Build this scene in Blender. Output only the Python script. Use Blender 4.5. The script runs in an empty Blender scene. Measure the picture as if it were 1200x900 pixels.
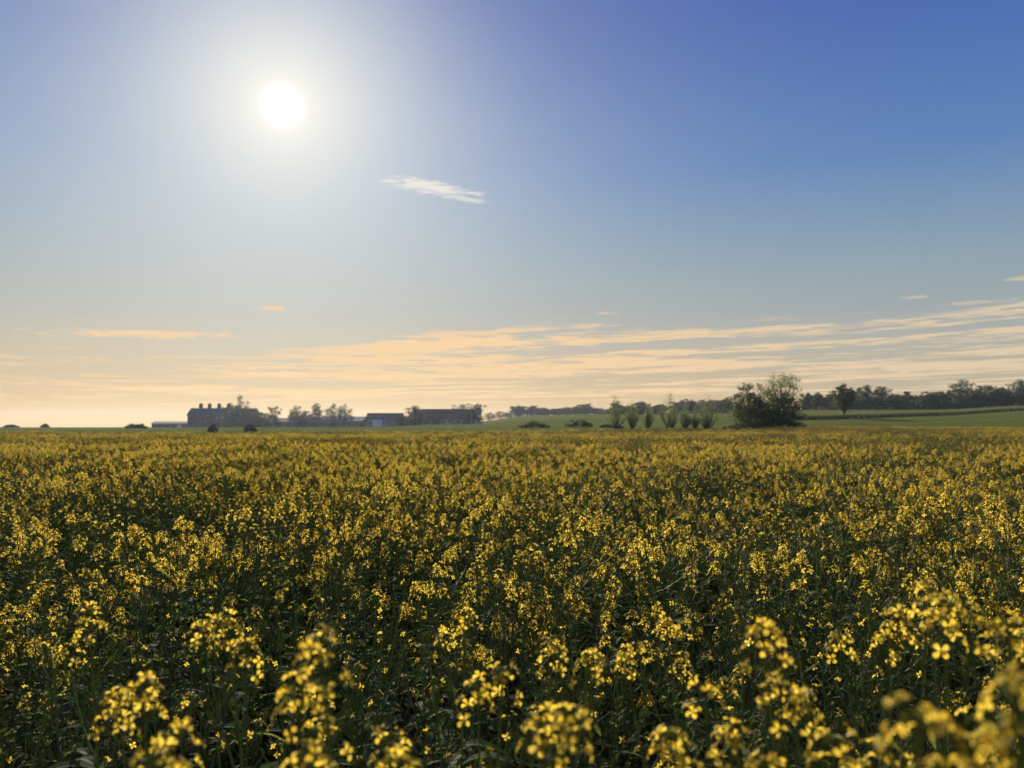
import bpy, math, random
import numpy as np
from mathutils import Vector, Matrix

R = math.radians
scene = bpy.context.scene
COL = scene.collection

# ------------------------------------------------------------------ camera
F = 905.0                 # focal length in photo pixels (1200 wide)
EYE = 1.65
HORIZON = 499.5
PITCH = math.atan((HORIZON - 450.0) / F)
cam_d = bpy.data.cameras.new('camera')
cam = bpy.data.objects.new('camera', cam_d)
COL.objects.link(cam)
cam.location = (0, 0, EYE)
cam.rotation_euler = (math.pi / 2 + PITCH, 0, 0)
cam_d.sensor_width = 36.0
cam_d.lens = 36.0 * F / 1200.0
cam_d.clip_start = 0.05
cam_d.clip_end = 20000
cam_d.dof.use_dof = True
cam_d.dof.focus_distance = 3.6
cam_d.dof.aperture_fstop = (cam_d.lens / 1000.0) / 0.0076
scene.camera = cam


def ray(px, py):
    cx, cz = (px - 600.0) / F, (450.0 - py) / F
    return Vector((cx, math.cos(PITCH) - cz * math.sin(PITCH), math.sin(PITCH) + cz * math.cos(PITCH)))


def at(px, py, Y):
    d = ray(px, py)
    return Vector((0, 0, EYE)) + d * (Y / d.y)


# ------------------------------------------------------------------ light
SUN_DIR = ray(331, 124).normalized()
SUN_EL = math.asin(SUN_DIR.z)
SUN_AZ = math.atan2(SUN_DIR.x, SUN_DIR.y)
sun_d = bpy.data.lights.new('sun', 'SUN')
sun = bpy.data.objects.new('sun', sun_d)
COL.objects.link(sun)
sun.location = SUN_DIR * 60
sun.rotation_euler = (-SUN_DIR).to_track_quat('-Z', 'Y').to_euler()
sun_d.energy = 5.0
sun_d.angle = R(0.53)
sun_d.color = (1.0, 0.92, 0.79)

scene.view_settings.view_transform = 'Standard'
scene.view_settings.look = 'None'
scene.view_settings.exposure = 0.66
scene.view_settings.gamma = 1.0
scene.view_settings.use_curve_mapping = False
scene.render.engine = 'CYCLES'
cy = scene.cycles
cy.use_denoising = True
cy.max_bounces = 5
cy.diffuse_bounces = 3
cy.glossy_bounces = 2
cy.transmission_bounces = 3
cy.transparent_max_bounces = 8
cy.volume_bounces = 0
cy.use_adaptive_sampling = True
cy.adaptive_threshold = 0.025


class NT:
    """small helper for writing node graphs as expressions"""
    def __init__(self, tree):
        self.t = tree

    def node(self, kind, **kw):
        n = self.t.nodes.new(kind)
        for k, v in kw.items():
            setattr(n, k, v)
        return n

    def put(self, sock, v):
        if isinstance(v, bpy.types.NodeSocket):
            self.t.links.new(v, sock)
        elif v is not None:
            if hasattr(sock.default_value, '__len__') and not hasattr(v, '__len__'):
                v = (v,) * len(sock.default_value)
            if hasattr(sock.default_value, '__len__') and len(sock.default_value) == 4 and len(v) == 3:
                v = (*v, 1.0)
            sock.default_value = v

    def m(self, op, a, b=None, c=None):
        n = self.node('ShaderNodeMath', operation=op)
        for i, v in enumerate((a, b, c)):
            if v is not None:
                self.put(n.inputs[i], v)
        return n.outputs[0]

    def v(self, op, a, b=None):
        n = self.node('ShaderNodeVectorMath', operation=op)
        self.put(n.inputs[0], a)
        if b is not None:
            self.put(n.inputs[1], b)
        return n.outputs['Value'] if op in ('DOT_PRODUCT', 'LENGTH', 'DISTANCE') else n.outputs[0]

    def mix(self, f, a, b, blend='MIX'):
        n = self.node('ShaderNodeMix', data_type='RGBA', blend_type=blend)
        self.put(n.inputs[0], f)
        self.put(n.inputs[6], a)
        self.put(n.inputs[7], b)
        return n.outputs[2]

    def xyz(self, x, y, z):
        n = self.node('ShaderNodeCombineXYZ')
        for i, q in enumerate((x, y, z)):
            self.put(n.inputs[i], q)
        return n.outputs[0]

    def noise(self, vec, scale=1.0, detail=4.0, rough=0.55, dist=0.0):
        n = self.node('ShaderNodeTexNoise')
        self.put(n.inputs['Vector'], vec)
        self.put(n.inputs['Scale'], scale)
        self.put(n.inputs['Detail'], detail)
        self.put(n.inputs['Roughness'], rough)
        self.put(n.inputs['Distortion'], dist)
        return n.outputs[0]

    def smooth(self, x, lo, hi):
        n = self.node('ShaderNodeMapRange', interpolation_type='SMOOTHSTEP')
        self.put(n.inputs[0], x)
        self.put(n.inputs[1], lo)
        self.put(n.inputs[2], hi)
        return n.outputs[0]

    def ramp(self, f, stops, interp='LINEAR'):
        n = self.node('ShaderNodeValToRGB')
        n.color_ramp.interpolation = interp
        e = n.color_ramp.elements
        while len(e) < len(stops):
            e.new(0.5)
        for q, (p, c) in zip(e, stops):
            q.position = p
            q.color = (*c, 1.0)
        self.put(n.inputs[0], f)
        return n.outputs[0]


# ------------------------------------------------------------------ sky
def build_sky():
    w = bpy.data.worlds.new('World')
    scene.world = w
    w.use_nodes = True
    w.cycles.sampling_method = 'MANUAL'
    w.cycles.sample_map_resolution = 1024
    t = w.node_tree
    t.nodes.clear()
    N = NT(t)
    d = N.v('NORMALIZE', N.node('ShaderNodeTexCoord').outputs['Generated'])
    sp = N.node('ShaderNodeSeparateXYZ')
    N.put(sp.inputs[0], d)
    dx, dy, dz = sp.outputs
    el = N.m('MULTIPLY', N.m('ARCSINE', dz), 180 / math.pi)          # degrees above the horizon
    az = N.m('MULTIPLY', N.m('ARCTAN2', dx, dy), 180 / math.pi)      # degrees, right positive
    ang = N.m('MULTIPLY', N.m('ARCCOSINE', N.m('MINIMUM', N.v('DOT_PRODUCT', d, tuple(SUN_DIR)), 0.9999999)), 180 / math.pi)
    sky = N.node('ShaderNodeTexSky', sky_type='NISHITA')
    sky.sun_disc = False
    sky.sun_elevation = SUN_EL
    sky.sun_rotation = SUN_AZ
    sky.dust_density = 1.2
    sky.altitude = 50
    # clear evening sky by height
    f = N.m('DIVIDE', N.m('MAXIMUM', el, 0.0), 60.0)
    blue = N.ramp(f, [(0.0, (.44, .40, .32)), (0.05, (.40, .40, .345)), (0.09, (.37, .41, .40)), (0.14, (.28, .37, .415)),
                      (0.173, (.25, .355, .425)), (0.24, (.17, .29, .455)), (0.30, (.098, .218, .475)), (0.413, (.064, .15, .44)),
                      (0.48, (.05, .12, .42)), (1.0, (.035, .08, .33))])
    warm = N.mix(N.m('MULTIPLY', N.m('POWER', 2.718, N.m('MULTIPLY', N.m('POWER', N.m('MULTIPLY', ang, 1 / 52.0), 2.0), -1.0)),
                     N.m('POWER', 2.718, N.m('DIVIDE', N.m('MAXIMUM', el, 0.0), -4.2))),
                 blue, (.86, .45, .03))
    base = N.mix(0.03, N.v('SCALE', warm), N.v('SCALE', sky.outputs[0]))
    for nd in t.nodes:
        if nd.type == 'VECT_MATH' and nd.operation == 'SCALE':
            nd.inputs['Scale'].default_value = 1.0
    # bring both to one scale (background strength is 0.1)
    mixn = base.node
    sc1 = N.v('MULTIPLY', warm, (10, 10, 10))
    sc2 = N.v('MULTIPLY', sky.outputs[0], (1, 1, 1))
    t.links.new(sc1, mixn.inputs[6])
    t.links.new(sc2, mixn.inputs[7])
    # bright air round the sun
    aur = N.m('POWER', 2.718, N.m('MULTIPLY', N.m('POWER', N.m('DIVIDE', ang, 15.3), 1.35), -1.0))
    thick = N.m('SUBTRACT', 0.97, N.m('MULTIPLY', N.m('MULTIPLY', N.smooth(el, 14.0, 31.0), 0.5), N.smooth(ang, 1.0, 19.0)))
    near = N.mix(N.m('POWER', 2.718, N.m('DIVIDE', N.m('MAXIMUM', el, 0.0), -5.0)), (7.5, 7.95, 7.7), (8.8, 5.7, 2.7))
    col = N.mix(N.m('MULTIPLY', aur, thick), base, near)
    aur2 = N.m('POWER', 2.718, N.m('DIVIDE', ang, -2.8))
    col = N.mix(N.m('MULTIPLY', aur2, 0.9), col, (11.8, 11.0, 9.6))
    # streaks of thin cloud low over the horizon
    tilt = N.m('SUBTRACT', el, N.m('MULTIPLY', az, 0.018))
    elc = N.m('LOGARITHM', N.m('ADD', N.m('MAXIMUM', tilt, 0.0), 2.0), 2.718)
    wv = N.xyz(N.m('MULTIPLY', az, 0.045), N.m('MULTIPLY', elc, 7.0), 3.3)
    n1 = N.noise(wv, 1.0, 6.0, 0.62, 0.6)
    wv2 = N.xyz(N.m('MULTIPLY', az, 0.13), N.m('MULTIPLY', elc, 17.0), 8.1)
    n2 = N.noise(wv2, 1.0, 5.0, 0.65, 0.8)
    nn = N.m('ADD', N.m('MULTIPLY', n1, 0.62), N.m('MULTIPLY', n2, 0.38))
    n3 = N.noise(N.xyz(N.m('MULTIPLY', az, 0.4), N.m('MULTIPLY', elc, 46.0), 1.1), 1.0, 4.0, 0.6, 0.5)
    nn = N.m('ADD', nn, N.m('MULTIPLY', N.m('SUBTRACT', n3, 0.5), 0.22))
    top = N.m('ADD', N.m('ADD', 6.0, N.m('MULTIPLY', N.smooth(az, -22.0, 2.0), 2.7)), N.m('MULTIPLY', N.m('SUBTRACT', N.noise(N.xyz(N.m('MULTIPLY', az, 0.09), 0.0, 1.7), 1.0, 3.0), 0.5), 2.5))
    band = N.m('MULTIPLY', N.smooth(el, 0.4, 2.2), N.m('SUBTRACT', 1.0, N.smooth(el, N.m('SUBTRACT', top, 2.0), N.m('ADD', top, 0.6))))
    thr = N.m('SUBTRACT', 0.635, N.m('MULTIPLY', band, 0.17))
    cl = N.m('MULTIPLY', N.smooth(nn, thr, N.m('ADD', thr, 0.09)), band)
    # a few single wisps: (photo x, y, half width deg, half height deg, slope)
    fine = N.noise(N.xyz(N.m('MULTIPLY', az, 0.55), N.m('MULTIPLY', el, 3.6), 5.5), 1.0, 6.0, 0.68, 1.0)
    for (px, py, hw, hh, sl, st) in ((500, 219, 4.3, 0.62, -0.10, 1.0), (545, 233, 2.2, 0.28, -0.12, .7), (318, 361, 1.25, 0.25, 0.0, .75),
                                     (165, 391, 8.0, 0.36, 0.035, .95), (1075, 348, 1.3, 0.14, 0.01, .5), (1145, 354, 2.4, 0.16, 0.01, .5),
                                     (1196, 326, 1.0, .2, 0, .6), (708, 367, 1.0, .16, 0, .5)):
        r_ = ray(px, py).normalized()
        ca, ce = math.degrees(math.atan2(r_.x, r_.y)), math.degrees(math.asin(r_.z))
        a_ = N.m('SUBTRACT', az, ca)
        e_ = N.m('SUBTRACT', N.m('SUBTRACT', el, ce), N.m('MULTIPLY', a_, sl))
        q = N.m('SQRT', N.m('ADD', N.m('POWER', N.m('DIVIDE', a_, hw), 2.0), N.m('POWER', N.m('DIVIDE', e_, hh), 2.0)))
        s = N.m('SUBTRACT', N.m('ADD', 1.0, N.m('MULTIPLY', N.m('SUBTRACT', fine, 0.5), 2.6)), q)
        cl = N.m('MAXIMUM', cl, N.m('MULTIPLY', N.smooth(s, 0.0, 0.75), st))
    ccol = N.mix(N.smooth(ang, 14.0, 62.0), (9.8, 6.4, 3.2), (7.5, 6.0, 4.1))
    ccol = N.mix(N.smooth(el, 9.0, 16.0), ccol, (9.0, 8.4, 7.4))
    col = N.mix(N.m('MULTIPLY', cl, 0.85), col, ccol)
    # the sun itself, dazzled
    col = N.mix(N.m('POWER', 2.718, N.m('MULTIPLY', N.m('POWER', N.m('DIVIDE', ang, 0.62), 2.0), -1.0)), col, (160, 152, 138))
    bg = N.node('ShaderNodeBackground')
    N.put(bg.inputs[0], col)
    bg.inputs[1].default_value = 0.0630
    out = N.node('ShaderNodeOutputWorld')
    t.links.new(bg.outputs[0], out.inputs[0])


build_sky()


# ------------------------------------------------------------------ helpers
def tag(o, label=None, cat=None, group=None, kind=None):
    for k, v in (('label', label), ('category', cat), ('group', group), ('kind', kind)):
        if v:
            o[k] = v
    return o


class MB:
    def __init__(self):
        self.v, self.f, self.m = [], [], []

    def add(self, verts, faces, mat=0):
        b = len(self.v)
        self.v.extend(tuple(p) for p in verts)
        self.f.extend(tuple(i + b for i in f) for f in faces)
        self.m.extend([mat] * len(faces))

    def merge(self, o, mat_map=None, mtx=None):
        b = len(self.v)
        self.v.extend(o.v if mtx is None else [tuple(mtx @ Vector(p)) for p in o.v])
        self.f.extend(tuple(i + b for i in f) for f in o.f)
        self.m.extend(o.m if mat_map is None else [mat_map[k] for k in o.m])

    def box(self, x0, x1, y0, y1, z0, z1, mat=0):
        self.add([(x0, y0, z0), (x1, y0, z0), (x1, y1, z0), (x0, y1, z0), (x0, y0, z1), (x1, y0, z1), (x1, y1, z1), (x0, y1, z1)],
                 [(0, 3, 2, 1), (4, 5, 6, 7), (0, 1, 5, 4), (1, 2, 6, 5), (2, 3, 7, 6), (3, 0, 4, 7)], mat)

    def tube(self, pts, radii, sides=4, mat=0):
        pts = [Vector(p) for p in pts]
        vs, fs = [], []
        for i, p in enumerate(pts):
            d = (pts[min(i + 1, len(pts) - 1)] - pts[max(i - 1, 0)])
            d = d.normalized() if d.length > 1e-9 else Vector((0, 0, 1))
            s = d.cross(Vector((0.31, 0.93, 0.2))).normalized()
            u = d.cross(s)
            for k in range(sides):
                a = 2 * math.pi * k / sides
                vs.append(p + (s * math.cos(a) + u * math.sin(a)) * radii[i])
        for i in range(len(pts) - 1):
            for k in range(sides):
                k2 = (k + 1) % sides
                fs.append((i * sides + k, i * sides + k2, (i + 1) * sides + k2, (i + 1) * sides + k))
        fs.append(tuple((len(pts) - 1) * sides + k for k in range(sides)))
        self.add(vs, fs, mat)

    def quads(self, P, mat=0):
        """P: (n,4,3) array"""
        b = len(self.v)
        n = len(P)
        self.v.extend(map(tuple, P.reshape(-1, 3).tolist()))
        self.f.extend((b + 4 * i, b + 4 * i + 1, b + 4 * i + 2, b + 4 * i + 3) for i in range(n))
        self.m.extend([mat] * n)

    def mesh(self, name, mats, smooth=False):
        me = bpy.data.meshes.new(name)
        me.from_pydata(self.v, [], self.f)
        for m_ in mats:
            me.materials.append(m_)
        if len(mats) > 1:
            me.polygons.foreach_set('material_index', self.m)
        if smooth:
            me.polygons.foreach_set('use_smooth', [True] * len(self.f))
        me.update()
        return me


def link(name, data=None, parent=None, loc=None, rot=None):
    o = bpy.data.objects.new(name, data)
    COL.objects.link(o)
    if parent is not None:
        o.parent = parent
    if loc is not None:
        o.location = loc
    if rot is not None:
        o.rotation_euler = rot
    return o


# ------------------------------------------------------------------ materials
def new_mat(name):
    m = bpy.data.materials.new(name)
    m.use_nodes = True
    m.node_tree.nodes.clear()
    return m, NT(m.node_tree)


def leafy(name, c1, c2, trans, tr=0.4, rough=0.5, spec=0.3):
    """thin leaf or petal: reflects and lets light through; c1..c2 vary from piece to piece"""
    m, N = new_mat(name)
    geo = N.node('ShaderNodeNewGeometry')
    rnd = geo.outputs['Random Per Island']
    oi = N.node('ShaderNodeObjectInfo').outputs['Random']
    f = N.m('FRACT', N.m('ADD', rnd, N.m('MULTIPLY', oi, 0.37)))
    colr = N.mix(f, c1, c2)
    p = N.node('ShaderNodeBsdfPrincipled')
    N.put(p.inputs['Base Color'], colr)
    p.inputs['Roughness'].default_value = rough
    p.inputs['Specular IOR Level'].default_value = spec
    tb = N.node('ShaderNodeBsdfTranslucent')
    N.put(tb.inputs[0], N.mix(1.0, colr, trans, 'MULTIPLY'))
    mx = N.node('ShaderNodeMixShader')
    mx.inputs[0].default_value = tr
    N.t.links.new(p.outputs[0], mx.inputs[1])
    N.t.links.new(tb.outputs[0], mx.inputs[2])
    N.t.links.new(mx.outputs[0], N.node('ShaderNodeOutputMaterial').inputs[0])
    return m


def solid(name, c1, c2, scale=3.0, rough=0.85, bump=0.0, detail=5.0):
    m, N = new_mat(name)
    tc = N.node('ShaderNodeTexCoord').outputs['Object']
    n = N.noise(tc, scale, detail, 0.6)
    p = N.node('ShaderNodeBsdfPrincipled')
    N.put(p.inputs['Base Color'], N.mix(N.smooth(n, 0.3, 0.7), c1, c2))
    p.inputs['Roughness'].default_value = rough
    p.inputs['Specular IOR Level'].default_value = 0.25
    if bump:
        b = N.node('ShaderNodeBump')
        b.inputs['Strength'].default_value = bump
        N.put(b.inputs['Height'], n)
        N.t.links.new(b.outputs[0], p.inputs['Normal'])
    N.t.links.new(p.outputs[0], N.node('ShaderNodeOutputMaterial').inputs[0])
    return m


M = {}
M['petal'] = leafy('rapeseed_petal', (.84, .58, .05), (.92, .70, .10), (1.0, .95, .8), 0.62, 0.6, 0.1)
M['bud'] = leafy('rapeseed_bud', (.16, .20, .03), (.33, .32, .04), (1, 1, .6), 0.3)
M['stem'] = leafy('rapeseed_stem', (.10, .125, .045), (.15, .175, .065), (1.5, 1.5, .6), 0.45, 0.6, 0.2)
M['rape_leaf'] = leafy('rapeseed_leaf', (.085, .105, .040), (.135, .155, .065), (1.6, 1.75, .65), 0.55, 0.75, 0.08)
M['tree_leaf'] = leafy('tree_leaf', (.035, .05, .018), (.075, .088, .03), (1.2, 1.3, .5), 0.42, 0.55)
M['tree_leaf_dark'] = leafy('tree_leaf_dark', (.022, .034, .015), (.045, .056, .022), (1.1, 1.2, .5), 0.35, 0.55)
M['tree_leaf_pale'] = leafy('tree_leaf_pale', (.10, .115, .045), (.165, .175, .07), (1.15, 1.2, .6), 0.55, 0.55)
M['bark'] = solid('bark', (.045, .036, .028), (.09, .075, .06), 6.0, 0.9, 0.4)
M['soil'] = solid('soil', (.035, .026, .018), (.07, .052, .036), 5.0, 0.95, 0.6)

# ------------------------------------------------------------------ terrain
PXS = np.array([-400, 0, 180, 300, 420, 560, 620, 700, 850, 950, 1000, 1100, 1200, 1600], float)
US = (PXS - 600) / F


def zs(Y, ps):
    return EYE + (HORIZON - np.array(ps, float)) / F * Y


ROWS = [
    (-3000.0, np.zeros(14)),
    (58.0, np.array([0, 0, 0, 0, 0, 0, 0, 0, 0, .05, .08, .1, .12, .2])),
    (92.0, np.array([.4, .4, .5, .7, .9, 1.1, 1.2, 1.3, 1.3, .95, .6, .45, .42, .4])),
    (150.0, zs(150, [503, 503, 503, 502, 501, 499, 497, 495.5, 493.5, 491.5, 490.5, 490, 488.5, 486])),
    (260.0, zs(260, [501.2, 501.2, 501.2, 501, 500.5, 497, 491, 488, 485, 480.5, 480, 479.6, 474.5, 468])),
    (420.0, zs(420, [501, 501, 501, 500.8, 500, 494, 487, 485, 483, 479, 478, 476, 470, 462])),
    (800.0, np.array([.6, .6, .7, .8, 1, 4, 7, 9, 10, 11, 11, 13, 16, 18])),
    (1600.0, np.array([-1, -1, -1, -1, 0, 1, 3, 5, 6, 7, 7, 8, 9, 10])),
    (9000.0, np.array([-1, -1, -1, -1, 0, 1, 3, 5, 6, 7, 7, 8, 9, 10])),
]
ROWY = np.array([r[0] for r in ROWS])
ROWZ = np.stack([r[1] for r in ROWS])


def ground(x, y):
    x = np.atleast_1d(np.asarray(x, float))
    y = np.atleast_1d(np.asarray(y, float))
    u = np.clip(x / np.maximum(y, 30.0), US[0], US[-1])
    out = np.zeros_like(x)
    ci = np.clip(np.searchsorted(US, u) - 1, 0, len(US) - 2)
    cu = (u - US[ci]) / (US[ci + 1] - US[ci])
    ri = np.clip(np.searchsorted(ROWY, y) - 1, 0, len(ROWY) - 2)
    rv = np.clip((y - ROWY[ri]) / (ROWY[ri + 1] - ROWY[ri]), 0, 1)
    z00, z01 = ROWZ[ri, ci], ROWZ[ri, ci + 1]
    z10, z11 = ROWZ[ri + 1, ci], ROWZ[ri + 1, ci + 1]
    cs = cu * cu * (3 - 2 * cu)
    out = (z00 * (1 - cs) + z01 * cs) * (1 - rv) + (z10 * (1 - cs) + z11 * cs) * rv
    return out


def gz(x, y):
    return float(ground(x, y)[0])


def field_edge(u):
    return np.interp(u * F + 600, [-300, 0, 250, 600, 860, 1000, 1200, 1500], [70, 66, 62, 64, 68, 84, 89, 95])


def build_ground():
    # one sheet, finer near the camera, reaching past the horizon
    ys = np.concatenate([np.linspace(-1500, -20, 12), np.linspace(-12, 140, 77), np.linspace(144, 440, 60), np.geomspace(450, 1500, 22)])
    xs_ = np.concatenate([-np.geomspace(460, 1500, 14)[::-1], np.linspace(-450, 450, 181), np.geomspace(460, 1500, 14)])
    X, Yg = np.meshgrid(xs_, ys)
    Z = ground(X.ravel(), Yg.ravel())
    n, m_ = len(ys), len(xs_)
    V = np.stack([X.ravel(), Yg.ravel(), Z], 1)
    fs = [(j * m_ + i, j * m_ + i + 1, (j + 1) * m_ + i + 1, (j + 1) * m_ + i) for j in range(n - 1) for i in range(m_ - 1)]
    me = bpy.data.meshes.new('ground')
    me.from_pydata(V.tolist(), [], fs)
    me.polygons.foreach_set('use_smooth', [True] * len(fs))
    edge = field_edge(X.ravel() / np.maximum(Yg.ravel(), 1.0))
    at_ = me.attributes.new('soil', 'FLOAT', 'POINT')
    at_.data.foreach_set('value', ((Yg.ravel() < edge + 1) | (Yg.ravel() < 40)).astype(float))
    mat, N = new_mat('ground_soil_and_grass')
    pos = N.node('ShaderNodeNewGeometry').outputs['Position']
    big = N.noise(pos, 0.012, 4.0, 0.55)
    mid = N.noise(pos, 0.16, 5.0, 0.6)
    fine = N.noise(pos, 4.0, 4.0, 0.65)
    grass = N.mix(N.smooth(mid, 0.3, 0.7), (.088, .106, .023), (.128, .145, .033))
    grass = N.mix(N.smooth(big, 0.38, 0.62), grass, (.14, .142, .04))
    grass = N.mix(N.m('MULTIPLY', N.smooth(fine, 0.35, 0.75), 0.5), grass, (.062, .074, .018))
    sx = N.node('ShaderNodeSeparateXYZ')
    N.put(sx.inputs[0], pos)
    row = N.m('ADD', N.m('ADD', N.m('MULTIPLY', sx.outputs[0], -.28), N.m('MULTIPLY', sx.outputs[1], .96)), N.m('MULTIPLY', N.noise(pos, .02, 2.0), 6.0))
    tr1 = N.m('LESS_THAN', N.m('FRACT', N.m('DIVIDE', row, 21.0)), .03)
    tr2 = N.m('LESS_THAN', N.m('FRACT', N.m('DIVIDE', N.m('ADD', row, 2.1), 21.0)), .03)
    grass = N.mix(N.m('MULTIPLY', N.m('MAXIMUM', tr1, tr2), .55), grass, (.060, .058, .026))      # wheel tracks in the young corn
    soil = N.mix(fine, (.03, .022, .015), (.065, .048, .032))
    sa = N.node('ShaderNodeAttribute', attribute_name='soil').outputs['Fac']
    p = N.node('ShaderNodeBsdfPrincipled')
    N.put(p.inputs['Base Color'], N.mix(sa, grass, soil))
    p.inputs['Roughness'].default_value = 1.0
    p.inputs['Specular IOR Level'].default_value = 0.0
    b = N.node('ShaderNodeBump')
    b.inputs['Strength'].default_value = 0.6
    b.inputs['Distance'].default_value = 0.15
    N.put(b.inputs['Height'], fine)
    N.t.links.new(b.outputs[0], p.inputs['Normal'])
    N.t.links.new(p.outputs[0], N.node('ShaderNodeOutputMaterial').inputs[0])
    me.materials.append(mat)
    tag(link('ground', me), 'rolling farmland soil and green field rising to the right', 'ground', kind='structure')


build_ground()

# ------------------------------------------------------------------ rapeseed
MATS_PLANT = [M['stem'], M['bud'], M['petal'], M['rape_leaf']]   # slots 0..3


def frame(axis):
    a = Vector(axis).normalized()
    s = a.cross(Vector((0.2, 0.35, 0.91)))
    if s.length < 1e-3:
        s = a.cross(Vector((1, 0, 0)))
    s.normalize()
    return a, s, a.cross(s)


def flower_geo(rng, size=1.0):
    """four petals in a cross on a short stalk, axis +Z, origin at the petals' throat"""
    mb = MB()
    cup = rng.uniform(0.15, 0.75)
    L = 0.0098 * size
    W = 0.0062 * size
    for k in range(4):
        a = k * math.pi / 2 + rng.uniform(-.2, .2)
        t = cup + rng.uniform(-.15, .15)
        ca, sa = math.cos(a), math.sin(a)

        def P(r, w, z):
            return (ca * r - sa * w, sa * r + ca * w, z)
        z1, z2, z3 = .25 * L * (1 + t), .55 * L * t + .1 * L, .5 * L * t - .05 * L
        mb.add([P(.08 * L, -.1 * W, 0), P(.08 * L, .1 * W, 0), P(.5 * L, -.42 * W, z1), P(.5 * L, .42 * W, z1),
                P(.86 * L, -.5 * W, z2), P(.86 * L, .5 * W, z2), P(1.05 * L, -.22 * W, z3), P(1.05 * L, .22 * W, z3)],
               [(0, 2, 3, 1), (2, 4, 5, 3), (4, 6, 7, 5)], 2)
    mb.tube([(0, 0, -.003 * size), (0, 0, .006 * size)], [.0013 * size, .0008 * size], 3, 1)
    return mb


_r = random.Random(5)
FLOWERS = [flower_geo(_r, _r.uniform(.9, 1.15)) for _ in range(6)]
FLOWER_ME = [f.mesh('flower', MATS_PLANT) for f in FLOWERS]


def ellipsoid(mb, c, axis, r, l, mat):
    a, s, u = frame(axis)
    c = Vector(c)
    vs = [c - a * l]
    for z, q in ((-.3, .9), (.45, .8)):
        for k in range(4):
            an = math.pi / 2 * k
            vs.append(c + a * (z * l) + (s * math.cos(an) + u * math.sin(an)) * r * q)
    vs.append(c + a * l)
    fs = [(0, 1 + (k + 1) % 4, 1 + k) for k in range(4)]
    fs += [(1 + k, 1 + (k + 1) % 4, 5 + (k + 1) % 4, 5 + k) for k in range(4)]
    fs += [(9, 5 + k, 5 + (k + 1) % 4) for k in range(4)]
    mb.add(vs, fs, mat)


def gen_head(rng, n_flowers, size=1.0, flowers_inside=True):
    """raceme with its tip at the origin, axis +Z. Returns mesh builder and the list of flower matrices"""
    mb = MB()
    fl = []
    stem_l = .075 * size
    mb.tube([(0, 0, -stem_l), (0, 0, -.01)], [.0016, .0012], 3, 0)
    for k in range(rng.randint(9, 14)):      # bud dome
        a = rng.uniform(0, 6.28)
        q = math.sqrt(rng.random())
        ax = (math.cos(a) * q * .8, math.sin(a) * q * .8, 1.0)
        c = (math.cos(a) * q * .009 * size, math.sin(a) * q * .009 * size, .004 - q * .008 * size)
        ellipsoid(mb, c, ax, .0019 * size, .0042 * size, 1)
    ga = rng.uniform(0, 6.28)
    for k in range(n_flowers):
        a = ga + k * 2.4 + rng.uniform(-.3, .3)
        f = k / max(1, n_flowers - 1)
        z0 = -.008 - f * .045 * size * (0.5 + n_flowers / 24) + rng.uniform(-.004, .004)
        up = 1.0 - .75 * f + rng.uniform(-.2, .2)
        out = Vector((math.cos(a), math.sin(a), up)).normalized()
        p0 = Vector((0, 0, z0))
        p1 = p0 + out * (.016 + .010 * f) * size
        mb.tube([p0, p1 - out * .002], [.0007, .0007], 3, 0)
        ax = (out + Vector((rng.uniform(-.35, .35), rng.uniform(-.35, .35), rng.uniform(-.1, .5)))).normalized()
        a_, s_, u_ = frame(ax)
        m = Matrix(((s_.x, u_.x, a_.x, p1.x), (s_.y, u_.y, a_.y, p1.y), (s_.z, u_.z, a_.z, p1.z), (0, 0, 0, 1)))
        m = m @ Matrix.Rotation(rng.uniform(0, 1.57), 4, 'Z')
        fl.append((rng.randrange(len(FLOWERS)), m))
    if flowers_inside:
        for i, m in fl:
            mb.merge(FLOWERS[i], None, m)
    return mb, fl


def add_pods(mb, rng, pts, n, s=1.0):
    """young seed pods standing off the upper stem"""
    for k in range(n):
        t = rng.random()
        i = min(int(t * (len(pts) - 1)), len(pts) - 2)
        p = Vector(pts[i]).lerp(Vector(pts[i + 1]), t * (len(pts) - 1) - i)
        a = rng.uniform(0, 6.28)
        d = Vector((math.cos(a), math.sin(a), rng.uniform(.2, 1.1))).normalized()
        q = p + d * rng.uniform(.012, .02)
        e = q + (d + Vector((0, 0, .5))).normalized() * rng.uniform(.018, .055) * s
        mb.tube([p, q, q.lerp(e, .5), e], [.0007, .0009, .0017, .0004], 3, 0)


def leaf_geo(mb, rng, p, a, length, width, pitch, mat=3):
    """pointed leaf with a folded midrib, curving down"""
    p = Vector(p)
    dirh = Vector((math.cos(a), math.sin(a), 0))
    side = Vector((-math.sin(a), math.cos(a), 0))
    n = 5
    vs, fs = [], []
    q = p.copy()
    pt = pitch
    roll = rng.uniform(-.5, .5)
    for i in range(n + 1):
        t = i / n
        w = width * (0.12 + 1.0 * math.sin(math.pi * min(1.0, t ** .75 * .93 + .05))) * .5 * (1 + rng.uniform(-.12, .12))
        if i == n:
            w = .001
        d = dirh * math.cos(pt) + Vector((0, 0, math.sin(pt)))
        nrm = (dirh * -math.sin(pt) + Vector((0, 0, math.cos(pt))))
        sd = (side + nrm * roll * t).normalized()
        vs += [q - sd * w + nrm * w * .28, q, q + sd * w + nrm * w * .28]
        q = q + d * (length / n)
        pt -= rng.uniform(.1, .3)
    for i in range(n):
        b = i * 3
        fs += [(b, b + 1, b + 4, b + 3), (b + 1, b + 2, b + 5, b + 4)]
    mb.add(vs, fs, mat)


def bez(a, b, c, n=6):
    return [a * (1 - t) ** 2 + b * 2 * t * (1 - t) + c * t * t for t in (i / n for i in range(n + 1))]


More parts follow.
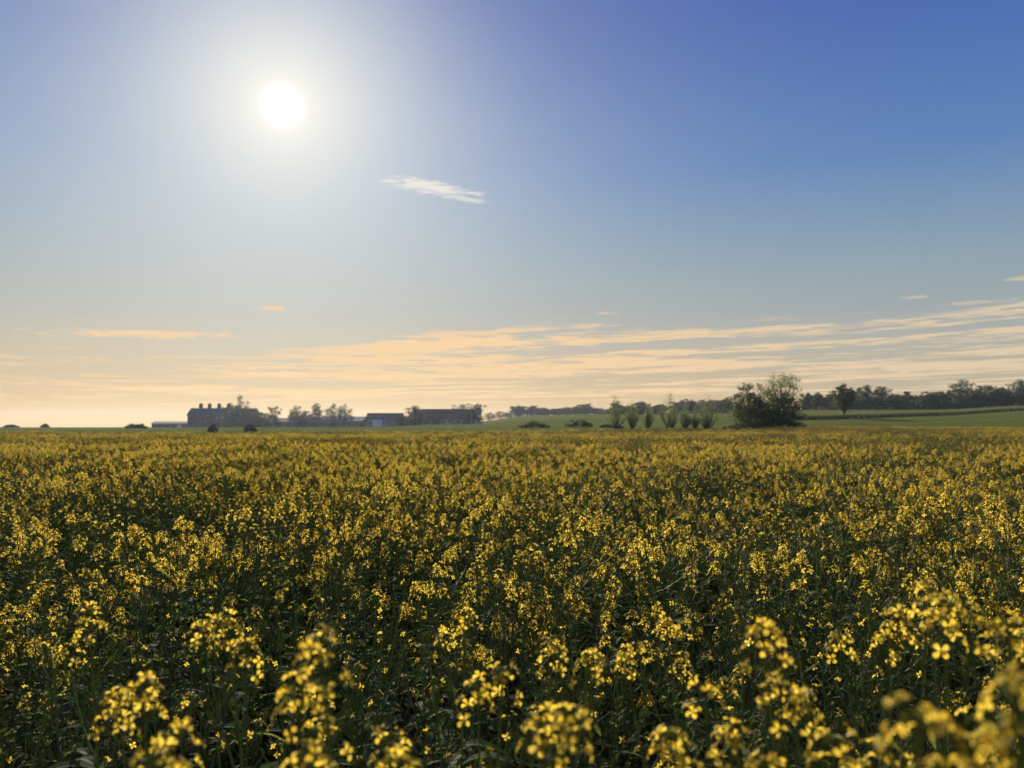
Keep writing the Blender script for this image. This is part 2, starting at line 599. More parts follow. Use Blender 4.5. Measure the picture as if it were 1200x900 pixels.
def gen_plant(rng, height=1.15, n_heads=6, targets=None, full=1.0, inside=True):
    """returns stem MB, list of leaf MBs, list of (tip, axis, head MB, flower list)"""
    stem = MB()
    leaves, heads = [], []
    if targets:
        main_top = max(targets, key=lambda p: p.z)
    else:
        main_top = Vector((rng.uniform(-.08, .08), rng.uniform(-.08, .08), height))
    mid = Vector((rng.uniform(-.04, .04), rng.uniform(-.04, .04), main_top.z * .55))
    main = bez(Vector((0, 0, -.03)), mid, main_top, 9)
    stem.tube(main, [.0075 - .0058 * i / 9 for i in range(10)], 5, 0)
    add_pods(stem, rng, main[6:], rng.randint(16, 24))
    ends = [(main_top, (main[-1] - main[-2]).normalized())]
    ga = rng.uniform(0, 6.28)
    others = [t for t in targets if t is not main_top] if targets else []
    extra = max(0, n_heads - 1 - len(others))
    for k in range(len(others) + extra):
        t0 = rng.uniform(.42, .82)
        i = int(t0 * 9)
        p0 = main[i].lerp(main[i + 1], t0 * 9 - i)
        a = ga + k * 2.4
        if k < len(others):
            e = others[k]
            a = math.atan2(e.y - p0.y, e.x - p0.x)
        else:
            rr = rng.uniform(.07, .21)
            e = Vector((p0.x + math.cos(a) * rr, p0.y + math.sin(a) * rr, main_top.z * rng.uniform(.76, .99)))
            if e.z < p0.z + .12:
                e.z = p0.z + .12
        c = Vector((p0.x * .25 + e.x * .75, p0.y * .25 + e.y * .75, p0.z * .55 + e.z * .45))
        br = bez(p0, c, e, 6)
        stem.tube(br, [.0034 - .0018 * j / 6 for j in range(7)], 4, 0)
        add_pods(stem, rng, br[2:], rng.randint(10, 18))
        ends.append((e, (br[-1] - br[-2]).normalized()))
        lm = MB()
        leaf_geo(lm, rng, p0, a, rng.uniform(.05, .11), rng.uniform(.014, .028), rng.uniform(.2, .9))
        leaves.append(lm)
        lm = MB()
        leaf_geo(lm, rng, br[2], a + rng.uniform(-1.5, 1.5), rng.uniform(.03, .06), rng.uniform(.008, .016), rng.uniform(.3, 1.0))
        leaves.append(lm)
    for k in range(12):
        t0 = rng.uniform(.10, .72)
        i = int(t0 * 9)
        p0 = main[i].lerp(main[i + 1], t0 * 9 - i)
        lm = MB()
        q = 1.0 - t0
        leaf_geo(lm, rng, p0, ga + k * 2.4 + rng.uniform(-.4, .4), rng.uniform(.08, .13) + .08 * q, rng.uniform(.018, .03) + .022 * q, rng.uniform(.1, .9))
        leaves.append(lm)
    for k, (e, d) in enumerate(ends):
        if targets and k <= len(others):
            nf = rng.randint(7, 13)
        else:
            nf = int(rng.choice((0, 0, 1, 3, 6, 9, 12, 15)) * full)
        hm, fl = gen_head(rng, nf, rng.uniform(.9, 1.2) if not targets else 1.3, inside)
        ax = (d * .6 + Vector((0, 0, .6)) + Vector((rng.uniform(-.2, .2), rng.uniform(-.2, .2), 0))).normalized()
        a_, s_, u_ = frame(ax)
        m = Matrix(((s_.x, u_.x, a_.x, e.x), (s_.y, u_.y, a_.y, e.y), (s_.z, u_.z, a_.z, e.z), (0, 0, 0, 1)))
        heads.append((m, hm, fl))
    return stem, leaves, heads


# ---- plant variants
rng = random.Random(11)
VARS = []
for k in range(10):
    st, lv, hd = gen_plant(rng, rng.uniform(.98, 1.24), rng.randint(5, 8), None, (1.25 if k < 5 else .3) * rng.uniform(.85, 1.1))
    jl = MB()
    for l in lv:
        jl.merge(l)
    whole = MB()
    whole.merge(st)
    whole.merge(jl)
    for m, hm, _ in hd:
        whole.merge(hm, None, m)
    VARS.append(dict(stem=st.mesh('stem', MATS_PLANT), leaves=jl.mesh('leaves', MATS_PLANT),
                     heads=[(m, hm.mesh('flower_head', MATS_PLANT)) for m, hm, _ in hd], whole=whole.mesh('rapeseed_whole', MATS_PLANT)))

nrng = np.random.default_rng(3)


def rand_quads(centres, size, nr, aspect=1.0, up=None):
    n = len(centres)
    a = nr.normal(size=(n, 3))
    if up is not None:
        a[:, 2] = a[:, 2] * .35 + up
    a /= np.linalg.norm(a, axis=1)[:, None] + 1e-9
    b = nr.normal(size=(n, 3))
    b = np.cross(a, b)
    b /= np.linalg.norm(b, axis=1)[:, None] + 1e-9
    s = (nr.uniform(.6, 1.3, size=(n, 1)) * size)
    A, B = a * s * .5, b * s * .5 * aspect
    return np.stack([centres - A - B * .6, centres + B * .0 - A * .2 + B, centres + A, centres + A * .1 - B], 1)


src = bpy.data.collections.new('rapeseed_sources')      # geometry used by the crop's node tree; not part of the scene
for k, v in enumerate(VARS):
    src.objects.link(bpy.data.objects.new('a%02d' % k, v['whole']))

# ---- the plants that stand out in front, placed one by one: heads (photo x, y, depth)
FRONT = [
    ('large blurred flower head of rapeseed, biggest one at the bottom right', [(1075, 838, .62), (1135, 872, .60), (1105, 905, .66)]),
    ('bright rapeseed flower head cut by the right edge near the bottom corner', [(1190, 800, .62), (1178, 846, .68)]),
    ('dense blurred rapeseed flower head low in the middle of the picture', [(668, 838, .92), (640, 845, 1.0)]),
    ('rounded rapeseed flower head standing alone at lower left centre', [(372, 750, .98), (345, 805, 1.05)]),
    ('tall many-headed rapeseed plant at lower right centre', [(893, 735, 1.12), (915, 800, 1.1), (935, 815, 1.15), (858, 855, 1.1)]),
    ('wide cluster of rapeseed heads left of the lone rounded head', [(262, 725, 1.55), (238, 730, 1.6), (290, 755, 1.5)]),
    ('small blurred rapeseed plant low in the left quarter', [(168, 800, 1.2), (140, 815, 1.3)]),
    ('rapeseed plant cut by the bottom edge in the left quarter', [(205, 858, 1.05), (183, 884, .9)]),
    ('loose rapeseed head near the bottom, slightly left of centre', [(590, 785, 1.3), (560, 800, 1.35)]),
    ('pair of rapeseed heads above the biggest blurred head on the right', [(1112, 705, 1.2), (1092, 690, 1.35), (1135, 720, 1.25)]),
    ('drooping rapeseed heads beside the right edge above the bright head', [(1180, 730, 1.15), (1194, 745, 1.2)]),
    ('upright rapeseed head in the left part of the field', [(102, 715, 1.75), (78, 755, 1.9)]),
    ('slim rapeseed head in the field left of centre', [(545, 718, 1.8), (520, 745, 1.9)]),
    ('rapeseed head cut by the bottom edge below the lone rounded head', [(362, 884, .88)]),
    ('rapeseed head at the bottom between the tall plant and the biggest head', [(978, 868, .92), (1035, 880, 1.0), (900, 890, 1.0)]),
    ('small rapeseed head at the bottom left of centre', [(457, 862, 1.15), (462, 892, 1.0)]),
    ('rapeseed plant with scattered heads right of the tall plant', [(1052, 718, 1.55), (1040, 745, 1.6), (985, 745, 1.7)]),
    ('rapeseed heads above the low middle head', [(690, 770, 1.5), (650, 760, 1.6)]),
]
placed = []
for k, (lab, tg) in enumerate(FRONT):
    rng = random.Random(100 + k)
    pts = [at(*q) for q in tg]
    c = sum(pts, Vector()) / len(pts)
    base = Vector((c.x + rng.uniform(-.06, .06), c.y + rng.uniform(.02, .12), 0))
    st, lv, hd = gen_plant(rng, 1.2, len(tg) + 1, [p - base for p in pts], .7, inside=False)
    root = link('rapeseed_plant', None, None, base)
    tag(root, lab, 'rapeseed plant', 'rapeseed plants in the foreground')
    link('stem', st.mesh('stem', MATS_PLANT), root)
    for l in lv:
        link('leaf', l.mesh('leaf', MATS_PLANT), root)
    for m, hm, fl in hd:
        h = link('flower_head', hm.mesh('flower_head', MATS_PLANT), root)
        h.matrix_local = m
        for i, fm in fl:
            f = link('flower', FLOWER_ME[i], h)
            f.matrix_local = fm @ Matrix.Scale(1.18, 4)
    placed.append((base.x, base.y))
placed = np.array(placed)


# ---- scatter of the rest
def vnoise(x, y, s, seed):
    r = np.random.default_rng(seed).random((64, 64))
    x, y = x / s + 17.3, y / s + 31.7
    i, j = np.floor(x).astype(int), np.floor(y).astype(int)
    fx, fy = x - i, y - j
    fx, fy = fx * fx * (3 - 2 * fx), fy * fy * (3 - 2 * fy)
    g = lambda a, b: r[a % 64, b % 64]
    return (g(i, j) * (1 - fx) + g(i + 1, j) * fx) * (1 - fy) + (g(i, j + 1) * (1 - fx) + g(i + 1, j + 1) * fx) * fy


NEAR = 21.0
step = .205
gx, gy = np.meshgrid(np.arange(-NEAR, NEAR, step), np.arange(-2.0, NEAR, step))
X = gx.ravel() + nrng.uniform(-.5, .5, gx.size) * step * 1.3
Yp = gy.ravel() + nrng.uniform(-.5, .5, gx.size) * step * 1.3
dist = np.hypot(X, Yp)
keep = (np.abs(X) < .92 * np.maximum(Yp, 0) + 1.8) & (dist > .78)
hN = vnoise(X, Yp, 2.6, 1) * .6 + vnoise(X, Yp, .8, 2) * .4
keep &= (hN > .2) | (nrng.random(X.size) < .45)
for (px, py, a, b) in ((545, 580, .22, .9), (920, 580, .55, .5), (480, 640, .35, .5), (160, 600, .7, .6)):      # gaps in the stand
    g = ray(px, py)
    k = (1.0 - EYE) / g.z
    keep &= ((X - g.x * k) / a) ** 2 + ((Yp - g.y * k) / b) ** 2 > 1
dmin = np.full(X.size, 9.0)
for (bx, by) in placed:
    dmin = np.minimum(dmin, np.hypot(X - bx, Yp - by))
keep &= dmin > .13
X, Yp, hN, dist = X[keep], Yp[keep], hN[keep], dist[keep]
S = (.76 + .40 * hN + nrng.uniform(-.08, .08, X.size))
S *= np.where(dist < 1.9, .90, 1.0)
S = .97 + (S - .97) * (1 - .6 * np.clip((dist - 4) / 13, 0, 1))
lush = vnoise(X, Yp, .55, 12) * .6 + vnoise(X, Yp, 1.9, 13) * .4 + np.clip((dist - 5) * .006, 0, .04) - np.where(dist < 2.2, .12, 0)
IDX = np.where(lush > .50, nrng.integers(0, 5, X.size), nrng.integers(5, 10, X.size))
ROT = np.stack([nrng.normal(size=X.size) * .05, nrng.normal(size=X.size) * .05, nrng.uniform(0, 6.28, X.size)], 1)
# the 300 that show largest: nearest plants inside the view
inview = (Yp > .7) & (np.abs(X) < .66 * Yp + .12)
order = np.argsort(np.where(inview, dist, 999))[:300 - len(FRONT)]
single = np.zeros(X.size, bool)
single[order] = True
for k in order:
    v = VARS[IDX[k]]
    root = link('rapeseed_plant', None, None, (X[k], Yp[k], 0), tuple(ROT[k]))
    root.scale = (S[k],) * 3
    tag(root, 'yellow-flowered rapeseed plant among many alike in the front of the crop', 'rapeseed plant', 'rapeseed plants in the foreground')
    link('stem', v['stem'], root)
    link('leaves', v['leaves'], root)
    for m, me in v['heads']:
        link('flower_head', me, root).matrix_local = m

pts, rot, scl, idx = [], [], [], []
q = ~single
pts.append(np.stack([X[q], Yp[q], ground(X[q], Yp[q])], 1))
rot.append(ROT[q])
scl.append(np.repeat(S[q][:, None], 3, 1))
idx.append(IDX[q])
# farther out, to the far edge of the field
gx, gy = np.meshgrid(np.arange(-96, 96, .29), np.arange(NEAR - .1, 96, .29))
px_ = gx.ravel() + nrng.uniform(-.2, .2, gx.size)
py_ = gy.ravel() + nrng.uniform(-.2, .2, gx.size)
kp = (np.abs(px_) < .80 * py_ + 3) & (py_ < field_edge(px_ / py_))
px_, py_ = px_[kp], py_[kp]
hn = vnoise(px_, py_, 4.0, 7) * .5 + vnoise(px_, py_, 1.2, 8) * .5
pts.append(np.stack([px_, py_, ground(px_, py_)], 1))
rot.append(np.stack([nrng.normal(size=px_.size) * .05, nrng.normal(size=px_.size) * .05, nrng.uniform(0, 6.28, px_.size)], 1))
scl.append(np.repeat((.89 + .16 * hn + nrng.uniform(-.05, .05, px_.size))[:, None], 3, 1))
lush = vnoise(px_, py_, .9, 14) * .5 + vnoise(px_, py_, 5.0, 15) * .5
idx.append(np.where(lush > .53, nrng.integers(0, 5, px_.size), nrng.integers(5, 10, px_.size)))
pts, rot, scl, idx = map(np.concatenate, (pts, rot, scl, idx))
me = bpy.data.meshes.new('rapeseed_crop')
me.from_pydata(pts.tolist(), [], [])
for nm, ty, key, dat in (('rot', 'FLOAT_VECTOR', 'vector', rot), ('scl', 'FLOAT_VECTOR', 'vector', scl), ('idx', 'INT', 'value', idx)):
    a_ = me.attributes.new(nm, ty, 'POINT')
    a_.data.foreach_set(key, np.ascontiguousarray(dat).ravel())
crop = tag(link('rapeseed_crop', me), 'wide field of yellow rapeseed in flower behind the front plants', 'rapeseed crop', kind='stuff')
ng = bpy.data.node_groups.new('crop_instances', 'GeometryNodeTree')
ng.interface.new_socket('Geometry', in_out='INPUT', socket_type='NodeSocketGeometry')
ng.interface.new_socket('Geometry', in_out='OUTPUT', socket_type='NodeSocketGeometry')
gi, go = ng.nodes.new('NodeGroupInput'), ng.nodes.new('NodeGroupOutput')
iop = ng.nodes.new('GeometryNodeInstanceOnPoints')
ci = ng.nodes.new('GeometryNodeCollectionInfo')
ci.inputs['Collection'].default_value = src
ci.inputs['Separate Children'].default_value = True
ci.inputs['Reset Children'].default_value = True
iop.inputs['Pick Instance'].default_value = True
ng.links.new(gi.outputs[0], iop.inputs['Points'])
ng.links.new(ci.outputs[0], iop.inputs['Instance'])
for nm, ty, sock in (('rot', 'FLOAT_VECTOR', 'Rotation'), ('scl', 'FLOAT_VECTOR', 'Scale'), ('idx', 'INT', 'Instance Index')):
    na = ng.nodes.new('GeometryNodeInputNamedAttribute')
    na.data_type = ty
    na.inputs['Name'].default_value = nm
    ng.links.new([o for o in na.outputs if o.enabled][0], iop.inputs[sock])
ng.links.new(iop.outputs[0], go.inputs[0])
crop.modifiers.new('crop_instances', 'NODES').node_group = ng


# ------------------------------------------------------------------ trees
def gen_tree(seed, h, w, trunk_h, n_leaf, leaf, dens=1.0, top=0.5, lobes=9, shoots=False, airy=0.0, flat=False):
    """trunk MB, crown MB. h total height, w crown width, trunk_h clear trunk"""
    rg = random.Random(seed)
    nr = np.random.default_rng(seed)
    tr, cr = MB(), MB()
    ch = h - trunk_h
    clumps = []
    if shoots:       # pollard: stub trunk with a fan of upright shoots
        tr.tube([(0, 0, -.2), (.02, 0, trunk_h * .6), (0, .02, trunk_h)], [.09, .07, .06], 6)
        for k in range(lobes):
            a = rg.uniform(0, 6.28)
            q = rg.random() ** .65
            e = Vector((math.cos(a) * q * w * .5, math.sin(a) * q * w * .5, trunk_h + ch * (1 - .55 * q ** 1.5) * rg.uniform(.5, 1.0)))
            p = bez(Vector((e.x * .22, e.y * .22, -.05)), Vector((e.x * .9, e.y * .9, trunk_h + ch * .3)), e, 5)
            tr.tube(p, [.035, .028, .022, .016, .011, .005], 3)
            for t in np.linspace(.2, 1.0, 6):
                i = min(int(t * 5), 4)
                clumps.append((p[i].lerp(p[i + 1], t * 5 - i), w * .13, ch * .10, .6 + .4 * t))
    else:
        r0 = .028 * h + .05
        th = max(trunk_h, .3)
        top_p = Vector((rg.uniform(-.05, .05) * w, rg.uniform(-.05, .05) * w, th + ch * .62))
        main = bez(Vector((0, 0, -.3)), Vector((rg.uniform(-.04, .04) * h, rg.uniform(-.04, .04) * h, th)), top_p, 7)
        tr.tube(main, [r0 * (1.25 if i == 0 else 1 - .11 * i) for i in range(8)], 7)
        for k in range(lobes):
            a = k * 2.4 + rg.uniform(-.5, .5)
            zf = (k + .5) / lobes
            zf = min(1, max(0, zf + rg.uniform(-.08, .08)))
            prof = math.sin(math.pi * (0.12 + .80 * zf ** (.9 if top > .45 else .65))) ** .9
            q = w * .5 * prof * (rg.uniform(.5, .86) if airy else rg.uniform(.45, .78))
            e = Vector((math.cos(a) * q, math.sin(a) * q, th + ch * (.06 + .86 * zf)))
            p0 = main[2 + min(4, int(zf * 4.5))]
            if p0.z > e.z - .05 * h:
                p0 = main[2]
            p = bez(p0, Vector((e.x * .55, e.y * .55, (p0.z * .65 + e.z * .35))), e, 4)
            tr.tube(p, [r0 * .42, r0 * .32, r0 * .22, r0 * .13, r0 * .05], 4)
            clumps.append((e, w * (rg.uniform(.17, .24) if airy else rg.uniform(.2, .29) * (.4 + .6 * prof)), ch * rg.uniform(.13, .22), .35 + .65 * prof))
            for j in range(3):       # twigs with their own tufts
                e2 = e + Vector((rg.gauss(0, .10) * w, rg.gauss(0, .10) * w, rg.gauss(.04, .08) * ch))
                tr.tube([p[3], p[3].lerp(e2, .5) + Vector((0, 0, .03 * h)), e2], [r0 * .12, r0 * .07, r0 * .02], 3)
                clumps.append((e2, w * rg.uniform(.08, .14), ch * rg.uniform(.06, .10), .45))
    if not shoots:
        for zf, rw in (((.05, .33),) if trunk_h < .12 * h else ()) + ((.22, .37), (.42, .38), (.60, .28)):
            clumps.append((Vector((rg.uniform(-.06, .06) * w, rg.uniform(-.06, .06) * w, trunk_h + ch * zf)), w * rw, ch * .27, 4.0 * (1 - airy)))
    wt = np.array([c[3] for c in clumps])
    cnt = nr.multinomial(n_leaf, wt / wt.sum())
    for (c, rw, rh, _), n in zip(clumps, cnt):
        if n == 0:
            continue
        g = nr.normal(size=(n, 3))
        g /= np.linalg.norm(g, axis=1)[:, None]
        rad = nr.random((n, 1)) ** .45
        pp = g * rad * (rw, rw, rh) + np.array(c)
        pp[:, 2] = np.maximum(pp[:, 2], .05)
        if airy:
            pp = pp[nr.random(n) > airy * .5]
        cr.quads(rand_quads(pp, leaf, nr, .75))
    return tr, cr


def gen_bush(seed, h, w, d, n_leaf, leaf, lobes=7):
    """low mound of leaves over a few stems"""
    rg = random.Random(seed)
    nr = np.random.default_rng(seed)
    tr, cr = MB(), MB()
    for k in range(lobes):
        fx = (k + .5) / lobes * 2 - 1
        hh = h * math.sqrt(max(.08, 1 - fx * fx)) * rg.uniform(.72, 1.02)
        e = Vector((fx * w * .46, rg.uniform(-.3, .3) * d, hh * .55))
        tr.tube([(e.x * .6, e.y * .5, -.2), (e.x * .8, e.y * .8, hh * .4), (e.x, e.y, hh * .85)], [.05, .035, .01], 4)
        n = n_leaf // lobes
        g = nr.normal(size=(n, 3))
        g /= np.linalg.norm(g, axis=1)[:, None]
        pp = g * nr.random((n, 1)) ** .4 * (w * .75 / lobes + .08 * w, d * .45, hh * .5) + np.array(e)
        pp[:, 2] = np.maximum(pp[:, 2], .02)
        cr.quads(rand_quads(pp, leaf, nr, .75))
    return tr, cr


def plant_tree(name, cat, label, px, Y, geo, leafmat, group=None, pbase=None, meshes=None, rz=0.0, sc=1.0):
    x = (px - 600) / F * Y
    z = gz(x, Y)
    root = link(name, None, None, (x, Y, z), (0, 0, rz))
    root.scale = (sc, sc, sc)
    tag(root, label, cat, group)
    tr, cr = geo
    link('trunk' if cat == 'tree' else 'stem', tr.mesh('trunk', [M['bark']], True), root)
    link('crown' if cat == 'tree' else 'foliage', cr.mesh('crown', [M[leafmat]]), root)
    return root


def hpx(n, Y):
    return n / F * Y


# the clump right of centre
plant_tree('hawthorn_tree', 'tree', 'broad bushy dark tree forming the left half of the clump right of centre', 879, 91,
           gen_tree(21, hpx(51, 91), hpx(58, 91), .5, 9000, .17, lobes=15, top=.4), 'tree_leaf')
plant_tree('willow_tree', 'tree', 'tall airy tree with see-through crown, highest of the clump right of centre', 916, 93,
           gen_tree(22, hpx(69, 93), hpx(56, 93), 0.9, 9500, .13, lobes=20, airy=.45), 'tree_leaf_pale')
plant_tree('thorn_tree', 'tree', 'dark bushy tree under the tall airy crown of the clump', 912, 90,
           gen_tree(23, hpx(44, 90), hpx(66, 90), .4, 9000, .17, lobes=15, top=.4), 'tree_leaf')
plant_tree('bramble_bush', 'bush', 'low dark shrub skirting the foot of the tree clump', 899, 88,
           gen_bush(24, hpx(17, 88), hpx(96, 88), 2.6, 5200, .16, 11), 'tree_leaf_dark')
# young pollard willows
for k, (px, hp, wp, lab) in enumerate(((722, 31, 17, 'leftmost upright young willow of the row before the field'),
                                       (741, 28, 11, 'slim young willow, second from the left of the row'),
                                       (759, 25, 11, 'short slim young willow, third from the left of the row'),
                                       (785, 34, 17, 'tallest young willow with long thin shoots, middle of the row'),
                                       (803, 21, 11, 'smallest pale young willow between two bigger ones'),
                                       (814, 19, 10, 'thin small willow just left of the vase-shaped one'),
                                       (829, 31, 19, 'vase-shaped young willow, rightmost of the row'))):
    Y = 96 + (k % 3)
    plant_tree('willow_sapling', 'tree', lab, px, Y, gen_tree(40 + k, hpx(hp, Y) * 1.28, hpx(wp, Y) * 1.6, hpx(hp, Y) * .05, 2200, .11, shoots=True, lobes=46),
               'tree_leaf_pale', 'young willows in a row')
for k, (px, hp, wp, Y, lab) in enumerate(((626, 9, 34, 104, 'left of two low dark mound bushes at the field edge'),
                                          (679, 11, 30, 104, 'right of two low dark mound bushes at the field edge'),
                                          (716, 5, 26, 99, 'flat dark scrub under the leftmost willow'),
                                          (160, 7, 22, 180, 'small dark bush on the left horizon beside the low shed'),
                                          (53, 5, 9, 260, 'tiny dark bush on the bare left horizon'),
                                          (14, 4, 16, 260, 'tiny flat bush at the far left edge of the horizon'),
                                          (250, 11, 12, 108, 'small rounded bush in front of the farmhouse'),
                                          (294, 11, 14, 108, 'small rounded bush right of the farmhouse front'))):
    plant_tree('shrub', 'bush', lab, px, Y, gen_bush(60 + k, hpx(hp, Y), hpx(wp, Y), hpx(wp, Y) * .5, 1500, .16 if Y < 120 else .3), 'tree_leaf_dark')
# lone tree
plant_tree('lone_tree', 'tree', 'lone round-crowned tree with bare trunk on the green slope', 989, 150,
           gen_tree(80, hpx(38, 150), hpx(32, 150), hpx(11, 150), 6000, .24, lobes=16), 'tree_leaf')

ORD = ['first', 'second', 'third', 'fourth', 'fifth', 'sixth', 'seventh', 'eighth', 'ninth', 'tenth', 'eleventh', 'twelfth', 'thirteenth',
       'fourteenth', 'fifteenth', 'sixteenth', 'seventeenth', 'eighteenth', 'nineteenth', 'twentieth', 'twenty-first', 'twenty-second']


def treeline(spec, Y0, seed, label, group, mats, wfac=1.0, leaf=.42, n=3600):
    for k, (px, ptop, wp) in enumerate(spec):
        Y = Y0 + ((k * 7) % 5) * 2.2
        x = (px - 600) / F * Y
        h = EYE + (HORIZON - ptop) / F * Y - gz(x, Y)
        plant_tree('broadleaf_tree', 'tree', label % ORD[k], px, Y,
                   gen_tree(seed + k, h, hpx(wp, Y) * wfac, h * .10, n, leaf, lobes=12, top=.4), mats[k % len(mats)], group)


treeline([(946, 462, 14), (958, 461, 15), (971, 463, 14), (983, 466, 14), (1001, 458, 16), (1014, 453, 20), (1034, 453, 20), (1049, 462, 16), (1062, 460, 18), (1076, 464, 16),
          (1088, 460, 18), (1101, 459, 18), (1114, 458, 16), (1129, 446, 27), (1148, 453, 20), (1163, 453, 20), (1176, 455, 18), (1196, 445, 26), (1216, 450, 24), (1238, 448, 24)],
         262, 200, '%s tree from the left in the dark treeline on the right-hand hill', 'trees along the right-hand hilltop',
         ('tree_leaf', 'tree_leaf_dark', 'tree_leaf_dark'), 1.5)
treeline([(722, 473, 14), (736, 475, 14), (751, 470, 15), (772, 474, 14), (796, 470, 15), (810, 469, 15), (823, 470, 15), (838, 469, 15), (851, 468, 15)],
         300, 300, '%s tree from the left in the low wood behind the young willows', 'trees behind the willows', ('tree_leaf_dark', 'tree_leaf'), 1.8)
treeline([(607, 475, 14), (623, 476, 16), (637, 478, 12), (652, 479, 13), (664, 478, 13), (676, 477, 13), (686, 474, 15), (700, 479, 13), (711, 480, 12)],
         415, 400, '%s tree from the left in the far wood at the picture centre', 'trees of the far central wood', ('tree_leaf_dark',), 1.75, .6, 3200)
treeline([(574, 483, 14), (586, 482, 14), (596, 483, 12)], 430, 450, '%s low far tree from the left, right of the long barn', 'low trees right of the barn', ('tree_leaf_dark',), 1.4, .5, 700)
# a second, lower rank that closes the right-hand wood
treeline([(1006, 466, 22), (1028, 466, 22), (1052, 467, 22), (1078, 468, 22), (1102, 467, 22), (1126, 463, 22), (1150, 462, 22), (1174, 462, 22), (1198, 458, 22), (1222, 458, 22)],
         256, 500, '%s understorey tree from the left at the front of the right-hand wood', 'understorey trees of the right-hand wood', ('tree_leaf_dark',), 1.5, .42, 3000)
# farm trees
for k, (px, ptop, wp, Y, mt, air, lab) in enumerate((
        (282, 467, 16, 284, 'tree_leaf_dark', .3, 'tallest farm tree just right of the farmhouse chimneys'),
        (270, 475, 18, 270, 'tree_leaf_dark', 0, 'dark round tree in front of the farmhouse right end'),
        (292, 479, 20, 276, 'tree_leaf_dark', 0, 'broad dark tree at the right end of the farmhouse'),
        (304, 483, 16, 280, 'tree_leaf_dark', 0, 'low dark tree right of the farmhouse'),
        (321, 477, 12, 290, 'tree_leaf', .6, 'thin sparse tree above the left low farm range'),
        (346, 477, 14, 290, 'tree_leaf', .6, 'sparse pale tree left of the pair over the farm range'),
        (355, 482, 18, 276, 'tree_leaf_dark', 0, 'dark rounded tree in front of the middle farm range'),
        (370, 474, 14, 290, 'tree_leaf', .4, 'upright tree above the middle farm range'),
        (390, 475, 16, 292, 'tree_leaf', .5, 'loose tree above the right end of the farm range'),
        (404, 476, 16, 290, 'tree_leaf', .4, 'rounded tree left of the white-fronted barn'),
        (487, 477, 20, 255, 'tree_leaf_dark', 0, 'round dark tree hiding the left end of the long barn'),
        (541, 475, 19, 268, 'tree_leaf_dark', 0, 'dark tree rising behind the right end of the long barn'),
        (558, 473, 15, 262, 'tree_leaf_dark', 0, 'tall dark round tree beside the right end of the long barn'),
        (474, 488, 14, 262, 'tree_leaf_dark', 0, 'low dark tree between the white-fronted barn and long barn'))):
    x = (px - 600) / F * Y
    h = EYE + (HORIZON - ptop) / F * Y - gz(x, Y)
    plant_tree('farm_tree', 'tree', lab, px, Y, gen_tree(600 + k, h, hpx(wp, Y) * 1.55, h * .08, 3000, .36, lobes=12, airy=air * .6), mt, 'trees round the farm')

# ------------------------------------------------------------------ farm buildings
M['brick'] = solid('brick_wall', (.10, .065, .055), (.14, .09, .075), 1.5)
M['plaster'] = solid('pale_plaster', (.24, .23, .22), (.33, .32, .30), .6)
M['white'] = solid('white_boards', (.75, .74, .70), (.82, .81, .78), .8)
M['tile'] = solid('roof_tile', (.10, .055, .045), (.15, .08, .06), 1.2)
M['slate'] = solid('roof_slate', (.06, .062, .068), (.10, .10, .108), 1.0)
M['sheet'] = solid('grey_sheet', (.07, .07, .075), (.10, .10, .105), .7)
M['frame'] = solid('window_frame_paint', (.20, .19, .18), (.27, .26, .25), 1.0)
M['timber'] = solid('dark_timber', (.05, .035, .025), (.09, .065, .05), 2.0)
m, N = new_mat('window_glass')
p = N.node('ShaderNodeBsdfPrincipled')
p.inputs['Base Color'].default_value = (.02, .025, .03, 1)
p.inputs['Roughness'].default_value = .08
N.t.links.new(p.outputs[0], N.node('ShaderNodeOutputMaterial').inputs[0])
M['glass'] = m


